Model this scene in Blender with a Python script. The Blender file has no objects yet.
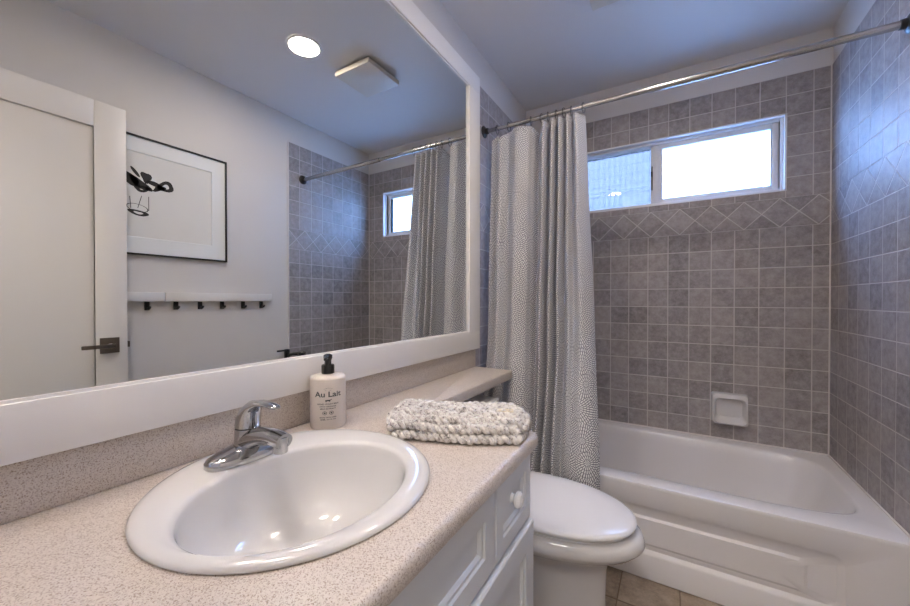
import bpy, bmesh, math, random
from mathutils import Vector, Matrix
random.seed(7)
PI = math.pi
SC = bpy.context.scene
COL = SC.collection

# ------------------------------------------------------------------ camera
W, D, CE = 1.52, 2.43, 2.44
yaw, pit, FPX = 0.5378, -0.008, 366.58
cam = bpy.data.cameras.new('camera'); co = bpy.data.objects.new('camera', cam); COL.objects.link(co)
cam.sensor_width = 36; cam.lens = 36 * FPX / 910; cam.clip_start = 0.02
co.location = (0.8749, 0, 1.1353)
R_ = Vector((math.cos(yaw), math.sin(yaw), 0))
F_ = Vector((-math.sin(yaw) * math.cos(pit), math.cos(yaw) * math.cos(pit), math.sin(pit)))
U_ = R_.cross(F_)
co.rotation_euler = Matrix((R_, U_, -F_)).transposed().to_euler()
SC.camera = co

# ------------------------------------------------------------------ world, exposure
wd = bpy.data.worlds.new('world'); SC.world = wd; wd.use_nodes = True
bg = wd.node_tree.nodes['Background']
bg.inputs[0].default_value = (0.22, 0.44, 1.0, 1); bg.inputs[1].default_value = 20.0
SC.view_settings.view_transform = 'Standard'; SC.view_settings.look = 'None'
SC.view_settings.gamma = 1; SC.view_settings.use_curve_mapping = False
SC.view_settings.exposure = 0.97
SC.cycles.max_bounces = 12; SC.cycles.diffuse_bounces = 6; SC.cycles.glossy_bounces = 6
SC.cycles.transparent_max_bounces = 12
SC.cycles.sample_clamp_indirect = 0; SC.cycles.blur_glossy = 0.0
SC.cycles.use_denoising = True
LAMP = 84.0

# daylight portal in the window opening (guides sky sampling, adds no light)
def area(name, loc, rot, sx, sy, col, power, portal=False):
    l = bpy.data.lights.new(name, 'AREA'); l.shape = 'RECTANGLE'; l.size = sx; l.size_y = sy
    l.color = col; l.energy = power
    if portal: l.cycles.is_portal = True
    o = bpy.data.objects.new(name, l); o.location = loc; o.rotation_euler = rot; COL.objects.link(o); return o
area('window_portal', (0.79, D + 0.10, 1.877), (-PI / 2, 0, 0), 1.14, 0.39, (1, 1, 1), 1, True)
area('hallway_fill_light', (1.0, -0.75, 2.40), (0, 0, 0), 0.5, 0.5, (1.0, 0.95, 0.9), 11)  # unseen area light added in the hallway as soft fill for the bathroom

# ------------------------------------------------------------------ node helpers
class NT:
    def __init__(s, name):
        s.m = bpy.data.materials.new(name); s.m.use_nodes = True
        s.t = s.m.node_tree; s.b = s.t.nodes['Principled BSDF']; s.out = s.t.nodes['Material Output']
    def n(s, typ, **kw):
        x = s.t.nodes.new(typ)
        for k, v in kw.items(): setattr(x, k, v)
        return x
    def l(s, a, b): s.t.links.new(a, b)
    def set(s, inp, v):
        if isinstance(v, bpy.types.NodeSocket): s.l(v, inp)
        else: inp.default_value = v
    def math(s, op, a, b=0.0, c=0.0, clamp=False):
        x = s.n('ShaderNodeMath', operation=op, use_clamp=clamp)
        for i, v in enumerate((a, b, c)): s.set(x.inputs[i], v)
        return x.outputs[0]
    def mix(s, f, a, b, blend='MIX'):
        x = s.n('ShaderNodeMix', data_type='RGBA', blend_type=blend)
        s.set(x.inputs[0], f); s.set(x.inputs[6], a); s.set(x.inputs[7], b); return x.outputs[2]
    def noise(s, vec, scale, detail=4, rough=0.6):
        x = s.n('ShaderNodeTexNoise'); x.inputs['Scale'].default_value = scale
        x.inputs['Detail'].default_value = detail; x.inputs['Roughness'].default_value = rough
        if vec is not None: s.l(vec, x.inputs['Vector'])
        return x.outputs[0]
    def ramp(s, f, stops):
        x = s.n('ShaderNodeValToRGB'); e = x.color_ramp.elements
        while len(e) < len(stops): e.new(0.5)
        for i, (p, c) in enumerate(stops):
            e[i].position = p; e[i].color = (*c, 1) if not isinstance(c, float) else (c, c, c, 1)
        s.l(f, x.inputs[0]); return x.outputs[0]
    def bump(s, h, strength=0.3, dist=0.002):
        x = s.n('ShaderNodeBump'); x.inputs['Strength'].default_value = strength
        x.inputs['Distance'].default_value = dist; s.l(h, x.inputs['Height']); s.l(x.outputs[0], s.b.inputs['Normal'])
    def obj(s): return s.n('ShaderNodeTexCoord').outputs['Object']
    def uv(s): return s.n('ShaderNodeTexCoord').outputs['UV']

def c4(c): return (*c, 1)
def plain(name, col, rough=0.5, metal=0.0, coat=0.0, spec=0.5):
    t = NT(name); t.b.inputs['Base Color'].default_value = c4(col)
    t.b.inputs['Roughness'].default_value = rough; t.b.inputs['Metallic'].default_value = metal
    t.b.inputs['Coat Weight'].default_value = coat; t.b.inputs['Specular IOR Level'].default_value = spec
    # faint surface unevenness so that nothing is mathematically perfect
    n = t.noise(t.obj(), 14, 3); t.bump(n, 0.04, 0.001)
    return t.m

def paint(name, col, peel=0.12, rough=0.6):
    t = NT(name); o = t.obj()
    n = t.noise(o, 130, 3); n2 = t.noise(o, 2.0, 2)
    t.l(t.mix(n2, c4([c * 0.97 for c in col]), c4(col)), t.b.inputs['Base Color'])
    t.b.inputs['Roughness'].default_value = rough; t.bump(n, peel, 0.0015); return t.m

def tile_mat(name, dark, light, grout, gw=0.035, rough=0.5, mottle=34):
    t = NT(name); uv = t.uv(); sp = t.n('ShaderNodeSeparateXYZ'); t.l(uv, sp.inputs[0])
    def edge(x):
        f = t.math('FRACT', x); return t.math('MINIMUM', f, t.math('SUBTRACT', 1.0, f))
    e = t.math('MINIMUM', edge(sp.outputs[0]), edge(sp.outputs[1]))
    mask = t.math('SMOOTH_MIN', 1.0, t.math('MULTIPLY_ADD', e, 1 / (gw * 0.6), -0.45), 0.05)
    mask = t.math('MAXIMUM', t.math('MINIMUM', mask, 1.0), 0.0)
    cell = t.n('ShaderNodeCombineXYZ')
    t.l(t.math('FLOOR', sp.outputs[0]), cell.inputs[0]); t.l(t.math('FLOOR', sp.outputs[1]), cell.inputs[1])
    wn = t.n('ShaderNodeTexWhiteNoise', noise_dimensions='2D'); t.l(cell.outputs[0], wn.inputs['Vector'])
    o = t.obj(); n = t.noise(o, mottle, 6, 0.65); n2 = t.noise(o, mottle * 6, 4, 0.7)
    v = t.math('ADD', t.math('MULTIPLY', n, 0.75), t.math('MULTIPLY', n2, 0.3))
    v = t.math('ADD', v, t.math('MULTIPLY_ADD', wn.outputs[0], 0.22, -0.13))
    colr = t.ramp(v, [(0.30, dark), (0.72, light)])
    tint = t.mix(t.math('MULTIPLY', wn.outputs[0], 0.25), colr, c4((dark[0] * 1.25, dark[1] * 1.1, dark[2])))
    t.l(t.mix(mask, c4(grout), tint), t.b.inputs['Base Color'])
    t.l(t.math('MULTIPLY_ADD', mask, rough - 0.8, 0.8), t.b.inputs['Roughness'])
    h = t.math('ADD', t.math('SMOOTHSTEP', e, 0.0, gw * 1.7) if False else mask, t.math('MULTIPLY', n, 0.35))
    t.bump(h, 0.55, 0.0022); return t.m

M = {}
M['wall'] = paint('painted_wall', (0.67, 0.64, 0.615))
M['ceil'] = paint('ceiling_paint', (0.68, 0.66, 0.65), 0.35)
M['trim'] = plain('white_trim_paint', (0.74, 0.72, 0.70), 0.38)
M['tile'] = tile_mat('wall_tile', (0.20, 0.180, 0.178), (0.45, 0.415, 0.41), (0.56, 0.52, 0.50))
M['floor'] = tile_mat('floor_tile', (0.07, 0.045, 0.03), (0.40, 0.32, 0.245), (0.13, 0.09, 0.06), 0.018, 0.4, 16)
M['caulk'] = plain('caulk', (0.66, 0.62, 0.60), 0.5)
M['porcelain'] = plain('white_porcelain', (0.66, 0.65, 0.64), 0.12, coat=0.4)
M['acrylic'] = plain('tub_acrylic', (0.70, 0.675, 0.675), 0.2, coat=0.3)
M['toilet'] = plain('toilet_china', (0.62, 0.60, 0.59), 0.12, coat=0.4)
M['seat'] = plain('toilet_seat_plastic', (0.70, 0.685, 0.68), 0.22)
M['chrome'] = plain('chrome', (0.48, 0.48, 0.49), 0.08, 1.0)
M['rod'] = plain('brushed_steel', (0.44, 0.43, 0.42), 0.22, 1.0)
M['bronze'] = plain('dark_bronze', (0.15, 0.125, 0.105), 0.35, 0.8)
M['black'] = plain('black_metal', (0.012, 0.012, 0.014), 0.4)
M['blackp'] = plain('black_plastic', (0.015, 0.015, 0.017), 0.25)
M['cab'] = plain('cabinet_paint', (0.60, 0.62, 0.65), 0.35)
M['cabdark'] = plain('toe_kick_board', (0.05, 0.035, 0.028), 0.6)
M['knob'] = plain('ceramic_knob', (0.80, 0.80, 0.80), 0.15, coat=0.4)
M['fan'] = plain('aged_fan_plastic', (0.62, 0.56, 0.47), 0.5)
M['gap'] = plain('dark_gap', (0.02, 0.02, 0.02), 0.8)
M['vinyl'] = plain('window_vinyl', (0.72, 0.73, 0.75), 0.35)
M['door'] = plain('door_paint', (0.69, 0.66, 0.63), 0.42)
M['mat'] = plain('picture_mat', (0.76, 0.77, 0.77), 0.7)
M['paper'] = plain('print_paper', (0.71, 0.70, 0.675), 0.8)
M['ink'] = plain('black_ink', (0.02, 0.02, 0.022), 0.7)
M['inkg'] = plain('grey_ink', (0.28, 0.27, 0.26), 0.7)
M['label'] = plain('label_ink', (0.05, 0.05, 0.05), 0.6)
M['bottle'] = plain('milky_plastic', (0.66, 0.59, 0.52), 0.28, coat=0.2)
M['tag'] = plain('woven_tag', (0.60, 0.52, 0.40), 0.85)

t = NT('mirror_silver'); t.b.inputs['Base Color'].default_value = (0.80, 0.815, 0.80, 1)
t.b.inputs['Metallic'].default_value = 1; t.b.inputs['Roughness'].default_value = 0.0; M['mirror'] = t.m

def speckle(name, a, b, c):
    t = NT(name); o = t.obj()
    v = t.n('ShaderNodeTexVoronoi'); v.inputs['Scale'].default_value = 700; t.l(o, v.inputs['Vector'])
    sp = t.n('ShaderNodeSeparateColor'); t.l(v.outputs['Color'], sp.inputs[0])
    n = t.noise(o, 9, 2)
    col = t.ramp(sp.outputs[0], [(0.0, a), (0.22, b), (0.55, c)])
    col = t.mix(t.math('MULTIPLY', n, 0.15), col, c4(b))
    t.l(col, t.b.inputs['Base Color']); t.b.inputs['Roughness'].default_value = 0.33; return t.m
M['lam'] = speckle('speckled_laminate', (0.26, 0.20, 0.16), (0.46, 0.395, 0.345), (0.61, 0.55, 0.50))

# glass: thin pane, fresnel mix of clear and mirror
def glass(name, tint, ribs=False):
    t = NT(name); t.t.nodes.remove(t.b)
    tr = t.n('ShaderNodeBsdfTransparent'); gl = t.n('ShaderNodeBsdfGlossy'); gl.inputs['Roughness'].default_value = 0.01
    fr = t.n('ShaderNodeFresnel'); mx = t.n('ShaderNodeMixShader')
    bf = t.n('ShaderNodeNewGeometry').outputs['Backfacing']   # same reflectance from both sides of the thin pane
    t.l(t.math('MULTIPLY_ADD', bf, 1 / 1.5 - 1.5, 1.5), fr.inputs[0])
    if ribs:
        sp = t.n('ShaderNodeSeparateXYZ'); t.l(t.obj(), sp.inputs[0])
        w = t.math('SINE', t.math('MULTIPLY', sp.outputs[0], 2 * PI / 0.032))
        w = t.math('MULTIPLY_ADD', w, 0.5, 0.5)
        t.l(t.mix(t.math('MULTIPLY', w, 0.7), c4(tint), c4([c * 0.86 for c in tint])), tr.inputs[0])
    else: tr.inputs[0].default_value = c4(tint)
    t.l(fr.outputs[0], mx.inputs[0]); t.l(tr.outputs[0], mx.inputs[1]); t.l(gl.outputs[0], mx.inputs[2])
    t.l(mx.outputs[0], t.out.inputs[0]); return t.m
M['glass'] = glass('clear_glass', (0.97, 0.985, 0.99))
M['glass2'] = glass('screened_glass', (0.30, 0.265, 0.245), True)

t = NT('lamp_lens'); t.b.inputs['Base Color'].default_value = (1, 1, 1, 1)
t.b.inputs['Emission Color'].default_value = (1.0, 0.89, 0.80, 1); t.b.inputs['Emission Strength'].default_value = LAMP
M['lens'] = t.m

# shower curtain: printed chrysanthemum dashes, in the cloth's own coordinates (metres)
t = NT('printed_curtain_cloth'); uv = t.uv()
vo = t.n('ShaderNodeTexVoronoi', voronoi_dimensions='2D'); vo.inputs['Scale'].default_value = 9.5
vo.inputs['Randomness'].default_value = 0.45; t.l(uv, vo.inputs['Vector'])
sc_ = t.n('ShaderNodeVectorMath', operation='SCALE'); t.l(uv, sc_.inputs[0]); sc_.inputs[3].default_value = 9.5
df = t.n('ShaderNodeVectorMath', operation='SUBTRACT'); t.l(sc_.outputs[0], df.inputs[0])
sc2 = t.n('ShaderNodeVectorMath', operation='SCALE'); t.l(vo.outputs['Position'], sc2.inputs[0]); sc2.inputs[3].default_value = 9.5
t.l(sc2.outputs[0], df.inputs[1])
sp = t.n('ShaderNodeSeparateXYZ'); t.l(df.outputs[0], sp.inputs[0])
ang = t.math('ARCTAN2', sp.outputs[1], sp.outputs[0]); dist = vo.outputs['Distance']
ringi = t.math('MULTIPLY', dist, 7.5); rid = t.math('FLOOR', ringi); rfr = t.math('FRACT', ringi)
cnt = t.math('MULTIPLY_ADD', rid, 8.0, 9.0)
pw = t.math('SINE', t.math('ADD', t.math('MULTIPLY', ang, cnt), t.math('MULTIPLY', rid, 1.7)))
rw = t.math('MINIMUM', t.math('MULTIPLY', t.math('SINE', t.math('MULTIPLY', rfr, PI)), 2.2), 1.0)
dash = t.math('SUBTRACT', t.math('MULTIPLY', t.math('MULTIPLY_ADD', pw, 0.5, 0.5), rw), 0.27)
dash = t.math('MULTIPLY', dash, 9.0, clamp=True)
n = t.noise(uv, 900, 2)
t.l(t.mix(dash, c4((0.25, 0.245, 0.275)), c4((0.93, 0.92, 0.91))), t.b.inputs['Base Color'])
t.b.inputs['Roughness'].default_value = 0.85; t.bump(n, 0.3, 0.0006)
t.b.inputs['Transmission Weight'].default_value = 0.0
tl = t.n('ShaderNodeBsdfTranslucent'); t.l(t.b.inputs['Base Color'].links[0].from_socket, tl.inputs[0])
mx = t.n('ShaderNodeMixShader'); mx.inputs[0].default_value = 0.42
t.l(t.b.outputs[0], mx.inputs[1]); t.l(tl.outputs[0], mx.inputs[2]); t.l(mx.outputs[0], t.out.inputs[0])
M['curtain'] = t.m

t = NT('marled_wool'); o = t.obj(); a = t.noise(o, 75, 4, 0.75); b = t.noise(o, 420, 2)
v = t.math('ADD', t.math('MULTIPLY', a, 0.75), t.math('MULTIPLY', b, 0.35))
t.l(t.ramp(v, [(0.42, (0.17, 0.16, 0.165)), (0.49, (0.48, 0.45, 0.435)), (0.60, (0.70, 0.67, 0.65))]), t.b.inputs['Base Color'])
t.b.inputs['Roughness'].default_value = 0.95; t.bump(b, 0.7, 0.002); M['wool'] = t.m

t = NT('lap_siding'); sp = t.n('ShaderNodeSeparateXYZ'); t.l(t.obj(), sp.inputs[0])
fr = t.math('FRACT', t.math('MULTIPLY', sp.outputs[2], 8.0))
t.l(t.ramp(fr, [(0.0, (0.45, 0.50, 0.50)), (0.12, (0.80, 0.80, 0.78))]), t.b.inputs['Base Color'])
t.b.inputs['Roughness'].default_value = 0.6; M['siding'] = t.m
M['ground'] = paint('garden_gravel', (0.45, 0.44, 0.42), 0.4, 0.9)

# ------------------------------------------------------------------ mesh helpers
def finish(name, bm, mat, parent=None, smooth=40, mats=None):
    bmesh.ops.remove_doubles(bm, verts=bm.verts, dist=1e-6)
    bmesh.ops.recalc_face_normals(bm, faces=bm.faces)
    me = bpy.data.meshes.new(name); bm.to_mesh(me); bm.free()
    for m in (mats or [mat]): me.materials.append(m)
    if smooth:
        for p in me.polygons: p.use_smooth = True
        me.set_sharp_from_angle(angle=math.radians(smooth))
    o = bpy.data.objects.new(name, me); COL.objects.link(o)
    if parent is not None:
        o.parent = parent
        o.matrix_parent_inverse = Matrix.Translation(-parent.location)  # parent empties are only translated
    return o
def tag(o, label, cat, group=None):
    o['label'] = label; o['category'] = cat
    if group: o['group'] = group
    return o
def thing(name, label, cat, loc=(0, 0, 0), group=None):
    o = bpy.data.objects.new(name, None); o.empty_display_size = 0.05; o.location = loc; COL.objects.link(o)
    return tag(o, label, cat, group)
def struct(o): o['kind'] = 'structure'; return o
def struct_root(name, loc=(0, 0, 0)):
    o = bpy.data.objects.new(name, None); o.location = loc; COL.objects.link(o); return struct(o)
def box(bm, x0, x1, y0, y1, z0, z1, bev=0.0, seg=2):
    r = bmesh.ops.create_cube(bm, size=1)
    vs = r['verts']
    for v in vs:
        v.co = Vector(((x0 + x1) / 2 + v.co.x * (x1 - x0), (y0 + y1) / 2 + v.co.y * (y1 - y0), (z0 + z1) / 2 + v.co.z * (z1 - z0)))
    if bev > 0:
        es = list({e for v in vs for e in v.link_edges})
        bmesh.ops.bevel(bm, geom=es, offset=bev, segments=seg, affect='EDGES', profile=0.5)
def B(name, dims, mat, parent=None, bev=0.0, seg=2):
    bm = bmesh.new()
    for d in (dims if isinstance(dims[0], (tuple, list)) else [dims]): box(bm, *d, bev=bev, seg=seg)
    return finish(name, bm, mat, parent)
def loft(bm, rings, cap0=True, cap1=True, closed=True):
    vr = [[bm.verts.new(p) for p in r] for r in rings]
    n = len(vr[0])
    for a, b in zip(vr, vr[1:]):
        for i in range(n if closed else n - 1):
            j = (i + 1) % n
            try: bm.faces.new((a[i], a[j], b[j], b[i]))
            except ValueError: pass
    if cap0: bm.faces.new(vr[0][::-1])
    if cap1: bm.faces.new(vr[-1])
    return vr
def ring(c, r, ax='z', n=24):
    out = []
    for i in range(n):
        a = 2 * PI * i / n; u, v = r * math.cos(a), r * math.sin(a)
        out.append({'z': (c[0] + u, c[1] + v, c[2]), 'x': (c[0], c[1] + u, c[2] + v), 'y': (c[0] + u, c[1], c[2] + v)}[ax])
    return out
def lathe(bm, prof, c, ax='z', n=32, cap0=True, cap1=True):
    rs = []
    for r, h in prof:
        p = list(c); p['xyz'.index(ax)] += h; rs.append(ring(p, max(r, 1e-4), ax, n))
    loft(bm, rs, cap0, cap1)
def tube(bm, pts, rad, n=12, caps=True, flat=1.0):
    pts = [Vector(p) for p in pts]; rs = []; up = None
    for i, p in enumerate(pts):
        d = (pts[min(i + 1, len(pts) - 1)] - pts[max(i - 1, 0)]).normalized()
        if up is None: up = Vector((0, 0, 1)) if abs(d.z) < 0.9 else Vector((1, 0, 0))
        s = d.cross(up).normalized(); u2 = s.cross(d).normalized(); up = u2
        r = rad[i] if isinstance(rad, (list, tuple)) else rad
        rs.append([p + s * r * math.cos(2 * PI * k / n) + u2 * r * flat * math.sin(2 * PI * k / n) for k in range(n)])
    loft(bm, rs, caps, caps)
def superell(cx, cy, a, b, z, e=2.0, n=64, off=0.0):
    out = []
    for i in range(n):
        t = 2 * PI * (i + off) / n; c, s = math.cos(t), math.sin(t)
        out.append((cx + a * math.copysign(abs(c) ** (2 / e), c), cy + b * math.copysign(abs(s) ** (2 / e), s), z))
    return out
def bez(P, n=12):
    P = [Vector(p) for p in P]; out = []
    for i in range(len(P) - 1):
        p0 = P[max(i - 1, 0)]; p1 = P[i]; p2 = P[i + 1]; p3 = P[min(i + 2, len(P) - 1)]
        for k in range(n):
            t = k / n
            out.append(0.5 * ((2 * p1) + (-p0 + p2) * t + (2 * p0 - 5 * p1 + 4 * p2 - p3) * t * t + (-p0 + 3 * p1 - 3 * p2 + p3) * t ** 3))
    out.append(P[-1]); return out

# ------------------------------------------------------------------ setting
T = 0.1016; ZT, ZB1, ZB0 = 2.257, 1.6475, 1.5038; YT = 1.652; YTR = 1.634
NY = -0.05   # inner face of the entry wall
G = 0.006
bm = bmesh.new(); box(bm, -0.1, W + 0.1, -1.45, D + 0.1, -0.06, 0)
uvl = bm.loops.layers.uv.new('uv')
for f in bm.faces:
    for l in f.loops: l[uvl].uv = ((l.vert.co.x - 0.695) / 0.2055, (l.vert.co.y - 1.50) / 0.33)
struct(finish('floor', bm, M['floor'], smooth=0))
struct(B('ceiling', (-0.1, W + 0.1, -1.45, D + 0.25, CE, CE + 0.08), M['ceil']))
wl = struct(B('wall_left', (-0.10, -G, -1.45, D + 0.12, 0, CE), M['wall']))
wr = struct(B('wall_right', (W + G, W + 0.10, -1.45, D + 0.12, 0, CE), M['wall']))
WX0, WX1, WZ0, WZ1 = 0.225, 1.359, 1.683, 2.071
wb = struct(B('wall_back', [(-0.1, WX0, D + G, D + 0.13, 0, CE), (WX1, W + 0.1, D + G, D + 0.13, 0, CE),
               (WX0, WX1, D + G, D + 0.13, 0, WZ0), (WX0, WX1, D + G, D + 0.13, WZ1, CE)], M['wall']))
struct(B('wall_front', [(-0.1, 0.70, NY - 0.11, NY, 0, CE), (1.47, W + 0.1, NY - 0.11, NY, 0, CE), (0.70, 1.47, NY - 0.11, NY, 2.06, CE)], M['wall']))
struct(B('wall_hallway', (-0.1, W + 0.1, -1.55, -1.45, 0, CE), M['wall']))
struct(B('trim_1', [(0.63, 0.70, NY, NY + 0.014, 0, 2.13), (0.63, 1.50, NY, NY + 0.014, 2.06, 2.13)], M['trim'], bev=0.003))
def tiles(name, wall, rects, ax, origin, sgn, dia0):
    # rects in (h0,h1,z0,z1); ax 'x' = on the back wall, 'y' = on a side wall
    bm = bmesh.new(); uvl = bm.loops.layers.uv.new('uv')
    for h0, h1, z0, z1 in rects:
        for a, b, zone in ((0, ZB0, 0), (ZB0, ZB1, 1), (ZB1, ZT, 2)):
            q0, q1 = max(a, z0), min(b, z1)
            if q1 - q0 < 1e-5: continue
            n0 = len(bm.faces)
            if ax == 'x': box(bm, h0, h1, D, D + G + 0.002, q0, q1)
            elif sgn > 0: box(bm, W, W + G + 0.002, h0, h1, q0, q1)
            else: box(bm, -G - 0.002, 0, h0, h1, q0, q1)
            bm.faces.ensure_lookup_table()
            for f in bm.faces[n0:]:
                for l in f.loops:
                    h = l.vert.co.x if ax == 'x' else l.vert.co.y; z = l.vert.co.z
                    if zone == 1:
                        p = (h - dia0) / (ZB1 - ZB0); q = (z - ZB0) / (ZB1 - ZB0); l[uvl].uv = (p + q, p - q)
                    else:
                        l[uvl].uv = ((h - origin) / T, (z - (ZB0 if zone == 0 else ZT)) / T)
    me = bpy.data.meshes.new(name); bm.to_mesh(me); bm.free(); me.materials.append(M['tile'])
    o = bpy.data.objects.new(name, me); COL.objects.link(o); o.parent = wall; return o
tiles('tile_facing', wb, [(0, WX0, 0, ZT), (WX1, W, 0, ZT), (WX0, WX1, 0, WZ0), (WX0, WX1, WZ1, ZT)], 'x', W - 0.0639, 0, 1.4775)
tiles('tile_facing', wr, [(YTR, D, 0, ZT)], 'y', 1.822, 1, 2.052 + 0.0)
tiles('tile_facing', wl, [(YT, D, 0, ZT)], 'y', 1.822, -1, 2.052)
# light edge where the tile stops on the right wall, corner and tub caulk lines
struct(B('trim_2', (W - 0.001, W + G, YTR - 0.006, YTR, 0, ZT), M['caulk']))
struct(B('trim_3', [(W - 0.005, W, D - 0.005, D, 0.388, ZT), (0, 0.005, D - 0.005, D, 0.388, ZT)], M['caulk'], bev=0.001))
struct(B('trim_4', [(0, W, D - 0.006, D, 0.384, 0.394), (W - 0.007, W, 1.67, D, 0.384, 0.394), (0, 0.007, 1.67, D, 0.384, 0.394)], M['caulk'], bev=0.002))
struct(B('baseboard_right', (W - 0.008, W + G, NY, YTR - 0.01, 0, 0.09), M['trim'], bev=0.003))
struct(B('baseboard_left', (-G, 0.008, 0.93, 1.645, 0, 0.09), M['trim'], bev=0.003))

# window
wn = struct_root('window_1', (0.79, D + 0.05, 1.877))
B('window_reveal', [(WX0, WX1, D + 0.002, D + 0.13, WZ0 - 0.001, WZ0 + 0.008), (WX0, WX1, D + 0.002, D + 0.13, WZ1 - 0.008, WZ1 + 0.001),
   (WX0 - 0.001, WX0 + 0.008, D + 0.002, D + 0.13, WZ0, WZ1), (WX1 - 0.008, WX1 + 0.001, D + 0.002, D + 0.13, WZ0, WZ1)], M['vinyl'], wn)
fx0, fx1, fz0, fz1 = WX0 + 0.008, WX1 - 0.008, WZ0 + 0.008, WZ1 - 0.008
def frame_boxes(x0, x1, z0, z1, w, y0, y1, wb_=None):
    wb_ = w if wb_ is None else wb_
    return [(x0, x0 + w, y0, y1, z0, z1), (x1 - w, x1, y0, y1, z0, z1), (x0 + w, x1 - w, y0, y1, z0, z0 + wb_), (x0 + w, x1 - w, y0, y1, z1 - w, z1)]
B('window_frame', frame_boxes(fx0, fx1, fz0, fz1, 0.014, D + 0.030, D + 0.12), M['vinyl'], wn, bev=0.002)
sx0 = 0.768
B('sash', frame_boxes(sx0, fx1 - 0.014, fz0 + 0.010, fz1 - 0.012, 0.030, D + 0.045, D + 0.078) + [(sx0 + 0.028, sx0 + 0.048, D + 0.05, D + 0.074, fz0 + 0.02, fz1 - 0.02)], M['vinyl'], wn, bev=0.003)
B('meeting_rail', (sx0 - 0.014, sx0 + 0.010, D + 0.060, D + 0.10, fz0 + 0.012, fz1 - 0.012), M['vinyl'], wn, bev=0.002)
B('latch', [(sx0 - 0.010, sx0 - 0.004, D + 0.052, D + 0.061, fz0 + 0.10, fz0 + 0.24), (sx0 - 0.012, sx0 - 0.003, D + 0.048, D + 0.061, 1.87, 1.90)], M['gap'], wn, bev=0.001)
B('pane', (sx0 + 0.044, fx1 - 0.040, D + 0.060, D + 0.064, fz0 + 0.036, fz1 - 0.038), M['glass'], wn)
B('pane', (fx0 + 0.010, sx0 + 0.002, D + 0.088, D + 0.091, fz0 + 0.010, fz1 - 0.012), M['glass2'], wn)
# outside
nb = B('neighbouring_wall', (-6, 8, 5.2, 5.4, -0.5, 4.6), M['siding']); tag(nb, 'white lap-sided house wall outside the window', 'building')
struct(B('ground', (-8, 10, D + 0.2, 16, -0.6, -0.5), M['ground']))

# open door, hinged on the right of the doorway
dr = struct_root('door_1', (1.40, NY, 0))
DX0, DX1, DY0, DY1, DZ = 1.40, 1.435, NY + 0.012, 0.697, 2.030
# leaf with a recessed panel on each face
bm = bmesh.new()
py0, py1, pz0, pz1 = DY0 + 0.115, 0.585, 0.22, 1.912
box(bm, DX0, DX1, DY0, py0, 0.012, DZ, 0.0015); box(bm, DX0, DX1, py1, DY1, 0.012, DZ, 0.0015)
box(bm, DX0, DX1, py0, py1, 0.012, pz0, 0.0015); box(bm, DX0, DX1, py0, py1, pz1, DZ, 0.0015)
finish('stile_frame', bm, M['door'], dr)
B('panel', (DX0 + 0.012, DX1 - 0.012, py0 - 0.004, py1 + 0.004, pz0 - 0.004, pz1 + 0.004), M['door'], dr)
hd = B('handle_plate', [(DX0 - 0.008, DX0, 0.598, 0.666, 0.892, 0.963), (DX1, DX1 + 0.008, 0.598, 0.666, 0.892, 0.963)], M['bronze'], dr, bev=0.002)
bm = bmesh.new()
for s, x in ((-1, DX0), (1, DX1)):
    tube(bm, [(x + s * 0.006, 0.632, 0.927), (x + s * 0.046, 0.632, 0.927)], 0.011, 16)
    x0, x1 = sorted((x + s * 0.040, x + s * 0.052)); box(bm, x0, x1, 0.528, 0.643, 0.919, 0.936, 0.003)
h2 = finish('lever_handle', bm, M['bronze'], dr)
B('strike_bolt', (1.408, 1.427, DY1, DY1 + 0.012, 0.912, 0.940), M['bronze'], dr, bev=0.002)

# ------------------------------------------------------------------ bathtub
tb = thing('bathtub', 'white alcove bathtub with stepped panel front below the tiled walls', 'bathtub', (0.76, 2.05, 0))
bm = bmesh.new(); TF = 1.667; RZ = 0.388; N = 96
def rect_ring(x0, x1, y0, y1, z, n=N):
    # superellipse-parameterised square ring, point i at the same angle as superell's
    out = []
    cx, cy, a, b = (x0 + x1) / 2, (y0 + y1) / 2, (x1 - x0) / 2, (y1 - y0) / 2
    for i in range(n):
        t = 2 * PI * i / n; c, s = math.cos(t), math.sin(t); k = 1 / max(abs(c), abs(s)); out.append((cx + a * c * k, cy + b * s * k, z))
    return out
x0_, x1_, y0_, y1_ = 0.004, W - 0.003, TF, D - 0.003
outer = [rect_ring(x0_ , x1_, y0_ + 0.004, y1_, RZ - 0.03), rect_ring(x0_, x1_, y0_, y1_, RZ - 0.012), rect_ring(x0_ + 0.002, x1_ - 0.001, y0_ + 0.003, y1_, RZ - 0.003), rect_ring(x0_ + 0.01, x1_ - 0.003, y0_ + 0.012, y1_, RZ)]
ix0, ix1, iy0, iy1 = 0.075, 1.458, 1.757, 2.362
cx, cy, a, b = (ix0 + ix1) / 2, (iy0 + iy1) / 2, (ix1 - ix0) / 2, (iy1 - iy0) / 2
def bowl(dx, dy, z, e, sh=0.0): return superell(cx + sh, cy, a - dx, b - dy, z, e, N)
inner = [bowl(-0.006, -0.006, RZ + 0.0, 6), bowl(0.0, 0.0, RZ - 0.003, 5.5), bowl(0.006, 0.006, RZ - 0.012, 5.5), bowl(0.016, 0.012, RZ - 0.05, 5), bowl(0.05, 0.03, 0.25, 4.6, 0.0),
         bowl(0.10, 0.055, 0.13, 4.2), bowl(0.13, 0.075, 0.085, 4), bowl(0.18, 0.11, 0.062, 3.6), bowl(0.30, 0.17, 0.056, 3), bowl(0.6, 0.27, 0.055, 2.5)]
loft(bm, outer + inner, cap0=False, cap1=True)
# skirt back to the apron line, closes the shell
finish('basin', bm, M['acrylic'], tb, smooth=50)
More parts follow.
